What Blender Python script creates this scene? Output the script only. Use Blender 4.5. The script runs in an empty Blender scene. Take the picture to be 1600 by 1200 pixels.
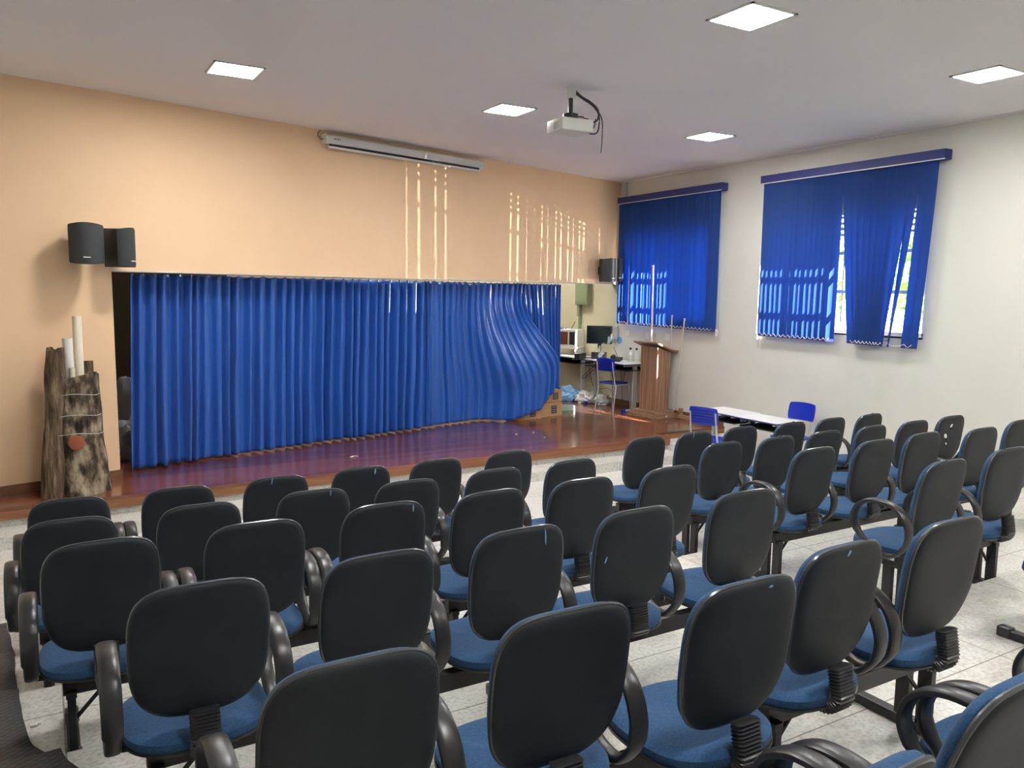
import bpy, bmesh, math, random
from mathutils import Vector, Matrix, noise
random.seed(7)
PI = math.pi
COL = bpy.context.scene.collection
SC = bpy.context.scene
LIFT = 2.205            # the lowest floor is put at z = 0 at the end

# ------------------------------------------------------------------ materials
def mat(name, col, rough=.6, metal=0., spec=.5, coat=0., sheen=0.):
    m = bpy.data.materials.new(name); m.use_nodes = True
    b = m.node_tree.nodes['Principled BSDF']
    b.inputs['Base Color'].default_value = (*col, 1)
    b.inputs['Roughness'].default_value = rough
    b.inputs['Metallic'].default_value = metal
    b.inputs['Specular IOR Level'].default_value = spec
    b.inputs['Coat Weight'].default_value = coat
    b.inputs['Sheen Weight'].default_value = sheen
    return m
def nd(m, kind, **kw):
    n = m.node_tree.nodes.new(kind)
    for k, v in kw.items(): setattr(n, k, v)
    return n
def lk(m, a, b): m.node_tree.links.new(a, b)
def ramp(m, stops):
    r = nd(m, 'ShaderNodeValToRGB')
    e = r.color_ramp.elements
    while len(e) < len(stops): e.new(.5)
    for el, (p, c) in zip(e, stops): el.position = p; el.color = (*c, 1)
    return r
def noisy(m, stops, scale=5., detail=4., bump=0., bscale=None, stretch=None, rough=None):
    """procedural colour noise and bump on a principled material"""
    b = m.node_tree.nodes['Principled BSDF']
    tc = nd(m, 'ShaderNodeTexCoord'); mp = nd(m, 'ShaderNodeMapping')
    if stretch: mp.inputs['Scale'].default_value = stretch
    lk(m, tc.outputs['Object'], mp.inputs[0])
    n = nd(m, 'ShaderNodeTexNoise'); n.inputs['Scale'].default_value = scale; n.inputs['Detail'].default_value = detail
    lk(m, mp.outputs[0], n.inputs['Vector'])
    r = ramp(m, stops); lk(m, n.outputs[0], r.inputs[0]); lk(m, r.outputs[0], b.inputs['Base Color'])
    if bump:
        n2 = nd(m, 'ShaderNodeTexNoise'); n2.inputs['Scale'].default_value = bscale or scale * 4
        n2.inputs['Detail'].default_value = 5
        lk(m, mp.outputs[0], n2.inputs['Vector'])
        bp = nd(m, 'ShaderNodeBump'); bp.inputs['Strength'].default_value = bump; bp.inputs['Distance'].default_value = .01
        lk(m, n2.outputs[0], bp.inputs['Height']); lk(m, bp.outputs[0], b.inputs['Normal'])
    return m

PEACH = noisy(mat('peach_paint', (.8, .5, .3), .75, spec=.25), [(.3, (.76, .53, .335)), (.7, (.79, .56, .36))], 1.3, 3, .12, 160)
CREAM = noisy(mat('cream_paint', (.66, .64, .54), .7, spec=.3), [(.25, (.60, .60, .54)), (.5, (.66, .655, .595)), (.8, (.68, .675, .615))], 1.1, 5, .12, 120)
STAGEWALL = noisy(mat('yellowish_paint', (.7, .66, .45), .7), [(.3, (.66, .62, .43)), (.7, (.7, .66, .47))], 1.5, 3)  # paint yellower than the room's cream, for the stage walls
CEILM = noisy(mat('ceiling_paint', (.7, .7, .67), .8, spec=.2), [(.3, (.80, .775, .775)), (.7, (.84, .815, .815))], .5, 2)
SKIRT = noisy(mat('skirting_wood', (.16, .07, .03), .4), [(.3, (.13, .055, .028)), (.7, (.22, .1, .05))], 3, 4, stretch=(1, 8, 8))
FASCIA = noisy(mat('fascia_wood', (.33, .13, .05), .35), [(.3, (.19, .075, .03)), (.7, (.29, .125, .052))], 2, 5, stretch=(1, 6, 12))

def floor_mat():
    m = mat('terrazzo', (.6, .58, .5), .38, spec=.5)
    b = m.node_tree.nodes['Principled BSDF']
    tc = nd(m, 'ShaderNodeTexCoord')
    n1 = nd(m, 'ShaderNodeTexNoise'); n1.inputs['Scale'].default_value = 55; n1.inputs['Detail'].default_value = 3
    n2 = nd(m, 'ShaderNodeTexNoise'); n2.inputs['Scale'].default_value = 1.7; n2.inputs['Detail'].default_value = 6; n2.inputs['Roughness'].default_value = .65
    for n in (n1, n2): lk(m, tc.outputs['Object'], n.inputs['Vector'])
    r1 = ramp(m, [(.36, (.50, .49, .455)), (.5, (.63, .62, .58)), (.66, (.70, .69, .65))]); lk(m, n1.outputs[0], r1.inputs[0])
    r2 = ramp(m, [(.3, (.66, .64, .61)), (.42, (.92, .91, .89)), (.55, (1, 1, 1))]); lk(m, n2.outputs[0], r2.inputs[0])
    mx = nd(m, 'ShaderNodeMix', data_type='RGBA', blend_type='MULTIPLY'); mx.inputs[0].default_value = 1
    lk(m, r1.outputs[0], mx.inputs[6]); lk(m, r2.outputs[0], mx.inputs[7])
    br = nd(m, 'ShaderNodeTexBrick'); br.offset = 0
    br.inputs['Scale'].default_value = 1; br.inputs['Brick Width'].default_value = 1.02; br.inputs['Row Height'].default_value = 1.02
    br.inputs['Mortar Size'].default_value = .004; br.inputs['Mortar Smooth'].default_value = .1
    br.inputs['Color1'].default_value = br.inputs['Color2'].default_value = (1, 1, 1, 1); br.inputs['Mortar'].default_value = (.42, .4, .36, 1)
    lk(m, tc.outputs['Object'], br.inputs['Vector'])
    m2 = nd(m, 'ShaderNodeMix', data_type='RGBA', blend_type='MULTIPLY'); m2.inputs[0].default_value = 1
    lk(m, mx.outputs[2], m2.inputs[6]); lk(m, br.outputs[0], m2.inputs[7]); lk(m, m2.outputs[2], b.inputs['Base Color'])
    return m
TERRAZZO = floor_mat()
def plank_mat():
    m = mat('stage_planks', (.2, .06, .03), .24, spec=.6, coat=.35)
    b = m.node_tree.nodes['Principled BSDF']; b.inputs['Coat Roughness'].default_value = .12
    tc = nd(m, 'ShaderNodeTexCoord')
    br = nd(m, 'ShaderNodeTexBrick'); br.offset = .37
    br.inputs['Scale'].default_value = 1; br.inputs['Brick Width'].default_value = 4.6; br.inputs['Row Height'].default_value = .105
    br.inputs['Mortar Size'].default_value = .0022; br.inputs['Mortar Smooth'].default_value = .2; br.inputs['Bias'].default_value = -.1
    br.inputs['Color1'].default_value = (.115, .034, .02, 1); br.inputs['Color2'].default_value = (.25, .082, .04, 1); br.inputs['Mortar'].default_value = (.03, .012, .01, 1)
    lk(m, tc.outputs['Object'], br.inputs['Vector'])
    mp = nd(m, 'ShaderNodeMapping'); mp.inputs['Scale'].default_value = (1.2, 22, 1)
    n = nd(m, 'ShaderNodeTexNoise'); n.inputs['Scale'].default_value = 1.6; n.inputs['Detail'].default_value = 6
    lk(m, tc.outputs['Object'], mp.inputs[0]); lk(m, mp.outputs[0], n.inputs['Vector'])
    r = ramp(m, [(.3, (.84, .82, .8)), (.7, (1.08, 1.06, 1.04))]); lk(m, n.outputs[0], r.inputs[0])
    mx = nd(m, 'ShaderNodeMix', data_type='RGBA', blend_type='MULTIPLY'); mx.inputs[0].default_value = 1
    lk(m, br.outputs[0], mx.inputs[6]); lk(m, r.outputs[0], mx.inputs[7]); lk(m, mx.outputs[2], b.inputs['Base Color'])
    n3 = nd(m, 'ShaderNodeTexNoise'); n3.inputs['Scale'].default_value = 3; lk(m, tc.outputs['Object'], n3.inputs['Vector'])
    r3 = nd(m, 'ShaderNodeMapRange'); r3.inputs[3].default_value = .17; r3.inputs[4].default_value = .24
    lk(m, n3.outputs[0], r3.inputs[0]); lk(m, r3.outputs[0], b.inputs['Roughness'])
    return m
PLANKS = plank_mat()
def curtain_mat():
    m = mat('blue_satin', (.015, .105, .46), .26, spec=.8, sheen=.15)
    b = m.node_tree.nodes['Principled BSDF']
    tr = nd(m, 'ShaderNodeBsdfTranslucent'); tr.inputs[0].default_value = (.02, .12, .6, 1)
    mx = nd(m, 'ShaderNodeMixShader'); mx.inputs[0].default_value = .04
    out = m.node_tree.nodes['Material Output']
    lk(m, b.outputs[0], mx.inputs[1]); lk(m, tr.outputs[0], mx.inputs[2]); lk(m, mx.outputs[0], out.inputs[0])
    n = nd(m, 'ShaderNodeTexNoise'); n.inputs['Scale'].default_value = 9; n.inputs['Detail'].default_value = 3
    tc = nd(m, 'ShaderNodeTexCoord'); lk(m, tc.outputs['Object'], n.inputs['Vector'])
    bp = nd(m, 'ShaderNodeBump'); bp.inputs['Strength'].default_value = .22; bp.inputs['Distance'].default_value = .02
    lk(m, n.outputs[0], bp.inputs['Height']); lk(m, bp.outputs[0], b.inputs['Normal'])
    return m
SATIN = curtain_mat()
def slat_mat():
    m = mat('blue_slat_fabric', (.006, .052, .23), .7)
    b = m.node_tree.nodes['Principled BSDF']
    tr = nd(m, 'ShaderNodeBsdfTranslucent'); tr.inputs[0].default_value = (.0, .21, .74, 1)
    mx = nd(m, 'ShaderNodeMixShader'); mx.inputs[0].default_value = .36
    out = m.node_tree.nodes['Material Output']
    lk(m, b.outputs[0], mx.inputs[1]); lk(m, tr.outputs[0], mx.inputs[2]); lk(m, mx.outputs[0], out.inputs[0])
    return m
SLAT = slat_mat()
VALANCE = noisy(mat('navy_valance', (.02, .03, .16), .6), [(.3, (.018, .026, .14)), (.7, (.024, .036, .18))], 40, 2)
BACKF = noisy(mat('black_back_vinyl', (.02, .021, .024), .52, spec=.32), [(.3, (.016, .019, .024)), (.7, (.022, .025, .031))], 6, 4, .25, 380)
PIPING = mat('worn_rim', (.05, .056, .062), .27, spec=.8)
SEATF = noisy(mat('blue_seat_fabric', (.04, .12, .26), .9, spec=.2, sheen=.08), [(.35, (.020, .062, .145)), (.65, (.032, .088, .19))], 120, 2, .3, 500)
BLACKP = noisy(mat('black_plastic', (.02, .02, .021), .34, spec=.6), [(.3, (.016, .016, .018)), (.7, (.026, .026, .028))], 20, 3)
BLACKM = mat('black_steel', (.012, .012, .014), .38, spec=.5)
SCUFF = mat('scuffed_fabric', (.2, .42, .6), .6)
WHITEP = mat('white_plastic', (.75, .75, .72), .4)
GREYM = mat('grey_painted_steel', (.5, .5, .48), .4)
LIGHTG = mat('light_grey_case', (.62, .62, .6), .4)
CHROME = mat('chrome', (.7, .7, .7), .2, metal=1)
DARK = mat('matte_black', (.012, .012, .013), .6)
SPKB = mat('speaker_charcoal', (.022, .025, .028), .5)
GRILLE = noisy(mat('speaker_grille', (.03, .034, .038), .7), [(.3, (.026, .03, .033)), (.7, (.036, .04, .044))], 300, 1, .3, 700)
BLUEP = mat('royal_blue_plastic', (.01, .03, .42), .32, spec=.5)
LAMIN = mat('white_laminate', (.78, .77, .78), .3)
BARKD = None
def bark(name, stops, sc, stretch):
    m = mat(name, (.1, .08, .06), .9, spec=.2)
    noisy(m, stops, sc, 8, 1., sc * 2.2, stretch)
    for n in m.node_tree.nodes:
        if n.type == 'BUMP': n.inputs['Distance'].default_value = .03
    return m
BARK = bark('mottled_bark', [(.36, (.022, .016, .012)), (.47, (.09, .066, .046)), (.56, (.24, .19, .13)), (.7, (.42, .36, .27))], 9, (1.3, 1.3, .6))
BARK2 = bark('ridged_bark', [(.3, (.04, .028, .02)), (.55, (.16, .11, .07)), (.75, (.3, .24, .17))], 12, (2, 2, .35))
BARKSC = mat('bark_scar', (.23, .06, .025), .8)
CARD = noisy(mat('brown_cardboard', (.46, .27, .13), .8), [(.3, (.42, .245, .12)), (.7, (.5, .3, .15))], 8, 3)
INK = mat('navy_ink', (.03, .05, .1), .7)
TUBEM = mat('paper_tube', (.78, .72, .56), .7)
TUBEW = mat('white_tube', (.8, .77, .72), .6)
def veneer(name, a, b_, rough=.4):
    m = mat(name, a, rough); noisy(m, [(.32, a), (.68, b_)], 3, 5, 0, None, (14, 14, .35)); return m
LECT = veneer('striped_veneer', (.17, .085, .05), (.40, .24, .145))
LECTH = noisy(mat('veneer_flat', (.3, .18, .11), .4), [(.3, (.2, .115, .07)), (.7, (.38, .24, .15))], 3, 4, 0, None, (1, 9, 9))
BAGB = mat('blue_plastic_bag', (.25, .5, .8), .35, spec=.6)
BAGW = mat('white_plastic_bag', (.72, .73, .72), .35, spec=.6)
BAGG = mat('grey_plastic_bag', (.3, .33, .35), .35, spec=.6)
GREENB = mat('green_grey_panel', (.27, .33, .2), .5)
MURAL = noisy(mat('painted_backdrop', (.05, .04, .02), .8), [(.35, (.018, .014, .01)), (.5, (.06, .038, .022)), (.62, (.035, .045, .018)), (.8, (.11, .085, .05))], 2.2, 5, 0, None, (1, 1, .45))
def rubber():
    m = mat('black_rubber', (.05, .045, .043), .55, spec=.4)
    b = m.node_tree.nodes['Principled BSDF']
    tc = nd(m, 'ShaderNodeTexCoord'); mp = nd(m, 'ShaderNodeMapping')
    mp.inputs['Scale'].default_value = (26, 44, 1); mp.inputs['Rotation'].default_value = (0, 0, .7)
    lk(m, tc.outputs['Object'], mp.inputs[0])
    v = nd(m, 'ShaderNodeTexVoronoi'); v.inputs['Scale'].default_value = 1; v.inputs['Randomness'].default_value = .1
    lk(m, mp.outputs[0], v.inputs['Vector'])
    bp = nd(m, 'ShaderNodeBump', invert=True); bp.inputs['Strength'].default_value = .8; bp.inputs['Distance'].default_value = .006
    lk(m, v.outputs['Distance'], bp.inputs['Height']); lk(m, bp.outputs[0], b.inputs['Normal'])
    r = ramp(m, [(.2, (.085, .077, .073)), (.7, (.045, .04, .038))]); lk(m, v.outputs['Distance'], r.inputs[0]); lk(m, r.outputs[0], b.inputs['Base Color'])
    return m
RUBBER = rubber()
def emis(name, col, s):
    m = bpy.data.materials.new(name); m.use_nodes = True; nt = m.node_tree
    nt.nodes.remove(nt.nodes['Principled BSDF'])
    e = nt.nodes.new('ShaderNodeEmission'); e.inputs[0].default_value = (*col, 1); e.inputs[1].default_value = s
    nt.links.new(e.outputs[0], nt.nodes['Material Output'].inputs[0]); return m
PANEL = emis('lit_diffuser', (1., .98, .95), 108.)
def glass():
    m = bpy.data.materials.new('window_glass'); m.use_nodes = True; nt = m.node_tree
    nt.nodes.remove(nt.nodes['Principled BSDF'])
    t = nt.nodes.new('ShaderNodeBsdfTransparent'); g = nt.nodes.new('ShaderNodeBsdfGlossy'); g.inputs['Roughness'].default_value = .03
    mx = nt.nodes.new('ShaderNodeMixShader'); mx.inputs[0].default_value = .05
    nt.links.new(t.outputs[0], mx.inputs[1]); nt.links.new(g.outputs[0], mx.inputs[2])
    nt.links.new(mx.outputs[0], nt.nodes['Material Output'].inputs[0]); return m
GLASS = glass()

# ------------------------------------------------------------------ mesh helpers
class MB:
    """collects shapes and links them as ONE mesh object"""
    def __init__(s): s.bm = bmesh.new()
    def box(s, c, d, rot=None, bev=0., seg=2, M=None):
        r = bmesh.ops.create_cube(s.bm, size=1)
        vs = r['verts']
        T = Matrix.Translation(Vector(c)) @ (rot.to_4x4() if rot is not None else Matrix()) @ Matrix.Diagonal((*d, 1))
        if M is not None: T = M @ T
        bmesh.ops.transform(s.bm, matrix=T, verts=vs)
        if bev:
            es = list({e for v in vs for e in v.link_edges})
            bmesh.ops.bevel(s.bm, geom=es, offset=bev, segments=seg, profile=.5, affect='EDGES')
        return s
    def bx(s, x0, x1, y0, y1, z0, z1, bev=0., seg=2):
        return s.box(((x0+x1)/2, (y0+y1)/2, (z0+z1)/2), (abs(x1-x0), abs(y1-y0), abs(z1-z0)), bev=bev, seg=seg)
    def rings(s, rs, closed=True, cap0=True, cap1=True, loop=False):
        bv = [[s.bm.verts.new(p) for p in r] for r in rs]
        n = len(rs[0]); m = len(bv)
        for i in range(m if loop else m-1):
            a = bv[i]; b = bv[(i+1) % m]
            for j in range(n if closed else n-1):
                k = (j+1) % n
                s.bm.faces.new((a[j], a[k], b[k], b[j]))
        if closed and not loop:
            if cap0: s.bm.faces.new(list(reversed(bv[0])))
            if cap1: s.bm.faces.new(bv[-1])
        return s
    def sweep(s, path, prof, up=Vector((0, 0, 1)), loop=False, scale=None):
        """sweep a closed profile (list of (a,b)) along the path; a lies across, b along the local normal"""
        P = [Vector(p) for p in path]; n = len(P); rs = []
        for i in range(n):
            if loop: t = P[(i+1) % n] - P[i-1]
            else: t = P[min(i+1, n-1)] - P[max(i-1, 0)]
            t.normalize()
            side = t.cross(up)
            if side.length < 1e-4: side = t.cross(Vector((1, 0, 0)))
            side.normalize(); nn = side.cross(t).normalized()
            k = scale[i] if scale else 1
            rs.append([P[i] + side*a*k + nn*b*k for a, b in prof])
        return s.rings(rs, loop=loop)
    def tube(s, path, r, seg=8, up=Vector((0, 0, 1)), loop=False, scale=None):
        return s.sweep(path, [(r*math.cos(2*PI*i/seg), r*math.sin(2*PI*i/seg)) for i in range(seg)], up, loop, scale)
    def cyl(s, c, r, h, seg=20, axis='z', r2=None):
        r2 = r if r2 is None else r2
        A = {'z': (Vector((1,0,0)), Vector((0,1,0)), Vector((0,0,1))), 'x': (Vector((0,1,0)), Vector((0,0,1)), Vector((1,0,0))), 'y': (Vector((0,0,1)), Vector((1,0,0)), Vector((0,1,0)))}[axis]
        c = Vector(c)
        return s.rings([[c + A[0]*q*math.cos(2*PI*i/seg) + A[1]*q*math.sin(2*PI*i/seg) + A[2]*z for i in range(seg)] for q, z in ((r, 0), (r2, h))])
    def lathe(s, c, prof, seg=20):
        c = Vector(c)
        return s.rings([[c + Vector((r*math.cos(2*PI*i/seg), r*math.sin(2*PI*i/seg), z)) for i in range(seg)] for r, z in prof])
    def build(s, name, m, parent=None, smooth=False):
        bmesh.ops.recalc_face_normals(s.bm, faces=s.bm.faces)
        me = bpy.data.meshes.new(name); s.bm.to_mesh(me); s.bm.free()
        me.materials.append(m)
        if smooth:
            for p in me.polygons: p.use_smooth = True
            if smooth != 'all': me.set_sharp_from_angle(angle=math.radians(38))
        o = bpy.data.objects.new(name, me); COL.objects.link(o); o.parent = parent
        return o
def tag(o, label=None, cat=None, group=None, kind=None):
    if label: o['label'] = label
    if cat: o['category'] = cat
    if group: o['group'] = group
    if kind: o['kind'] = kind
    return o
def empty(name, loc, label=None, cat=None, group=None, rz=0.):
    e = bpy.data.objects.new(name, None); COL.objects.link(e)
    e.location = loc; e.rotation_euler = (0, 0, rz); e.empty_display_size = .1
    return tag(e, label, cat, group)
def copy_tree(o, parent=None):
    c = o.copy(); COL.objects.link(c); c.parent = parent
    for ch in list(o.children): copy_tree(ch, c)
    return c
def superell(a, b, n, N=56, top=None):
    pts = []
    for i in range(N):
        t = 2*PI*i/N
        ct, st = math.cos(t), math.sin(t)
        k = n if st <= 0 or top is None else top
        pts.append((a*math.copysign(abs(ct)**(2/k), ct), b*math.copysign(abs(st)**(2/k), st)))
    return pts

# ------------------------------------------------------------------ the room (camera stands at the origin while building)
W, H = 8.504, 1.85
TAN = .271003; ANG = math.atan(TAN)
def wy(x): return 8.6044 + TAN*x           # the peach wall's front face
ST = -1.913                                # stage floor
XL, YB, YS = -1.25, -3.2, 13.4
F = [-2.205, -2.12, -1.975, -1.89, -1.79, -1.79, -1.68, -1.57]
EDGE = [5.2, 4.38, 3.54, 2.68, 1.76, .3, -.6]     # where each higher tier begins

def prism(name, pts, z0, z1, m, kind='structure'):
    b = MB(); b.rings([[Vector((x, y, z0)) for x, y in pts], [Vector((x, y, z1)) for x, y in pts]])
    o = b.build(name, m); o['kind'] = kind; return o
# tiered floor: one stepped body (side profile swept across the room)
TF = [-2.205, -2.12, -1.975, -1.89, -1.79, -1.68, -1.57]; TE = [5.2, 4.38, 3.54, 2.68, .3, -.6]
prof = [(8.6, TF[0])]
for i, e in enumerate(TE): prof += [(e, TF[i]), (e, TF[i+1])]
prof += [(YB-.2, TF[-1]), (YB-.2, -2.6), (8.6, -2.6)]
b = MB(); b.rings([[Vector((x, y, z)) for y, z in prof] for x in (XL-.2, W+.2)])
tag(b.build('floor', TERRAZZO), kind='structure')
# terrazzo step along the stage and the two small steps in the recess
b = MB(); b.bx(XL-.1, W, 7.7, 8.42, F[0], -2.09); b.bx(7.19, W, 7.94, 8.42, -2.09, -2.01)
b.bx(XL-.1, 7.19, 8.04, 8.42, -2.09, -2.025)
tag(b.build('trim_1', TERRAZZO), kind='structure')
# stage platform, its skewed back part and its wooden edge
stg = prism('stage_platform', [(XL-.1, 8.06), (7.15, 8.06), (7.15, 8.36), (W, 8.36), (W, YS), (XL-.1, YS)], -2.3, ST-.012, FASCIA)
pl = prism('floor_planks', [(XL-.1, 8.0), (7.2, 8.0), (7.2, 8.3), (W, 8.3), (W, YS), (XL-.1, YS)], ST-.03, ST, PLANKS)
del pl['kind']; pl.parent = stg
b = MB(); b.bx(XL-.1, 7.2, 8.0, 8.06, ST-.11, ST-.031); b.bx(7.15, 7.2, 8.06, 8.36, ST-.11, ST-.031); b.bx(7.2, W, 8.3, 8.36, ST-.11, ST-.031)
b.build('fascia_board', FASCIA, stg)
# ceiling with light openings simply covered by recessed frames
b = MB(); b.bx(XL-.2, W+.2, YB-.2, YS+.2, H, H+.15); tag(b.build('ceiling', CEILM), kind='structure')
# right wall with two window openings
WIN = [(8.62, 10.58), (5.36, 7.60)]; WZ = (-.46, 1.03)
b = MB()
ys = [YB-.2, 5.36, 7.60, 8.62, 10.58, 10.95]
T = .12
for y0, y1 in ((YB-.2, 5.36), (7.60, 8.62), (10.58, 10.95)): b.bx(W, W+T, y0, y1, -2.6, H)
for y0, y1 in ((5.36, 7.60), (8.62, 10.58)): b.bx(W, W+T, y0, y1, -2.6, WZ[0]); b.bx(W, W+T, y0, y1, WZ[1], H)
tag(b.build('wall_right', CREAM), kind='structure')
b = MB(); b.bx(W, W+T, 10.95, YS+.2, -2.6, H); tag(b.build('wall_stage_right', STAGEWALL), kind='structure')
b = MB(); b.bx(XL-.2, W+.2, YS, YS+.2, -2.6, H); tag(b.build('wall_stage_back', STAGEWALL), kind='structure')
b = MB(); b.bx(XL-.2, XL, YB-.2, YS, -2.6, H); tag(b.build('wall_left', CREAM), kind='structure')
b = MB(); b.bx(XL-.2, W+.2, YB-.2, YB, -2.6, H); tag(b.build('wall_back', CREAM), kind='structure')
# peach wall with the long stage opening
def skew(x0, x1, o0, o1):
    return [(x0, wy(x0)+o0), (x1, wy(x1)+o0), (x1, wy(x1)+o1), (x0, wy(x0)+o1)]
HB = .161; OX = .607
b = MB()
for (x0, x1, z0, z1) in ((XL-.05, OX, ST-.05, H), (OX, W, HB, H)):
    q = skew(x0, x1, 0, .15); b.rings([[Vector((x, y, z)) for x, y in q] for z in (z0, z1)])
tag(b.build('wall_front', PEACH), kind='structure')
# skirtings
b = MB(); q = skew(XL, OX+.02, -.022, 0); b.rings([[Vector((x, y, z)) for x, y in q] for z in (ST, ST+.085)])
b.rings([[Vector((x, y, z)) for x, y in [(OX, wy(OX)-.02), (OX+.022, wy(OX)-.02), (OX+.022, wy(OX)+.15), (OX, wy(OX)+.15)]] for z in (ST, ST+.085)])
tag(b.build('baseboard_front', SKIRT), kind='structure')
b = MB(); b.bx(W-.025, W, 8.32, YS, ST, ST+.1); tag(b.build('baseboard_right', SKIRT), kind='structure')
# thin pale cornice line on the right wall, lower lip of the header
b = MB(); b.bx(W-.02, W, YB, 10.9, H-.02, H); tag(b.build('trim_2', CEILM), kind='structure')
b = MB(); q = skew(OX, W, -.012, .16); b.rings([[Vector((x, y, z)) for x, y in q] for z in (HB-.012, HB)]); tag(b.build('trim_3', CREAM), kind='structure')

# windows: frame, horizontal bars, glass
for k, (y0, y1) in enumerate(WIN):
    f = MB(); x0, x1 = W+.04, W+.08; t = .045; z0, z1 = WZ
    f.bx(x0, x1, y0, y0+t, z0, z1); f.bx(x0, x1, y1-t, y1, z0, z1); f.bx(x0, x1, y0, y1, z0, z0+t); f.bx(x0, x1, y0, y1, z1-t, z1)
    for yy in (y0+(y1-y0)/4, (y0+y1)/2, y0+3*(y1-y0)/4): f.bx(x0+.01, x1-.01, yy-.01, yy+.01, z0, z1)
    for zz in (.52, .05): f.bx(x0+.005, x1-.005, y0, y1, zz-.02, zz+.02)
    for j in range(4): f.bx(x0+.01, x1+.02, y0, y1, z1-.09-j*.07, z1-.06-j*.07)
    w = tag(f.build('window_%d' % (k+1), WHITEP), kind='structure')
    g = MB(); g.bx(W+.058, W+.062, y0+t, y1-t, z0+t, z1-t); g.build('pane', GLASS, w)
    s_ = MB(); s_.bx(W-.0, W+.04, y0, y1, z0-.02, z0+.004); s_.build('window_sill', LIGHTG, w)

# ------------------------------------------------------------------ vertical blinds
def slat(b, yt, yb, ztop, zbot, a0, a1, w=.094, x=8.40, segs=10):
    rs = []
    for i in range(segs+1):
        t = i/segs; y = yt+(yb-yt)*t**1.15; z = ztop+(zbot-ztop)*t; a = a0+(a1-a0)*t
        dx, dy = math.sin(a)*w/2, math.cos(a)*w/2; n = Vector((math.cos(a), -math.sin(a), 0))*.0011
        c = Vector((x, y, z)); d = Vector((dx, dy, 0)); cup = n*13
        rs.append([c-d+n, c+cup+n, c+d+n, c+d-n, c+cup-n, c-d-n])
    b.rings(rs)
def blind(k, yl, yr, groups, label, ztop, zbots):
    root = empty('vertical_blind', (0, 0, 0), label, 'window blind', 'blue vertical blinds on the right wall')
    v = MB(); v.bx(8.375, W, yr-.06, yl+.06, 1.47, 1.575, bev=.004); v.build('valance', VALANCE, root)
    v = MB(); v.bx(8.371, 8.378, yr-.06, yl+.06, 1.463, 1.476); v.build('valance_edge', mat('pale_edge_%d' % k, (.55, .56, .62), .4), root)
    for g in groups:
        s = MB(); c = MB()
        for (yt, yb, a0, a1, zb, *ww_) in g: slat(s, yt, yb, ztop, zb, a0, a1, *(ww_ or [.102]))
        s.build('slats', SLAT, root, smooth=True)
        prev = None
        for (yt, yb, a0, a1, zb, *_) in g:
            if prev and abs(yb-prev[0]) < .3:
                p0 = Vector((8.38, prev[0], prev[1]+.045)); p1 = Vector((8.38, yb, zb+.045))
                c.tube([p0.lerp(p1, i/6) - Vector((0, 0, .03*math.sin(PI*i/6))) for i in range(7)], .0035, 5)
            prev = (yb, zb)
        c.build('bead_chain', WHITEP, root)
        for (yt, yb, a0, a1, zb, *_) in g:
            ww = MB(); R = Matrix.Rotation(-a1, 3, 'Z'); ww.box((8.40, yb, zb+.018), (.006, .086, .034), rot=R); ww.build('slat_weight', VALANCE, root)
    cd = MB(); yy = yl+.05 if k == 2 else yr-.035
    cd.tube([(8.42, yy, 1.46), (8.43, yy, .3), (8.43, yy+.01, -.62)], .004, 6)
    cd.box((8.43, yy+.01, -.56), (.02, .045, .1), bev=.006); cd.build('pull_cord', WHITEP, root)
    return root
g1 = []
n = 28
for i in range(n):
    y = 10.70 - i*.0805
    a = -.42 + random.uniform(-.13, .13); yb = y + random.uniform(-.006, .006); a1 = a
    if i == 3: yb = y-.035; a1 = 1.0
    if i == 2: yb = y+.012; a1 = -.1
    g1.append((y, yb, a, a1, -.51-.0013*i, {24: .063, 22: .066, 15: .063, 11: .067, 9: .063, 7: .063, 5: .062, 1: .058}.get(i, .102)))
blind(1, 10.74, 8.49, [g1], 'blue vertical blind on the right wall nearest the stage, fully drawn', 1.47, None)
ga = []
for i in range(15):
    y = 7.605-i*.0795; ga.append((y, y+.004*i*.3, -.42+random.uniform(-.13, .13), -.4+random.uniform(-.1, .1), -.555-.001*i))
gb = []
bots = [6.205, 6.13, 6.085, 6.03, 5.98, 5.935, 5.89, 5.855, 5.80, 5.72, 5.50, 5.41]
angs = [-.1, -.05, -.3, -.4, -.45, -.45, -.4, -.45, 1.0, .9, -.1, -.08]
for i in range(12):
    y = 6.385-i*.0985; gb.append((y, bots[i], -.4 if i < 10 else -.2, angs[i], -.572-.001*i))
blind(2, 7.655, 5.235, [ga, gb], 'blue vertical blind farther from the stage, slats parted and crooked', 1.47, None)

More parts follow.
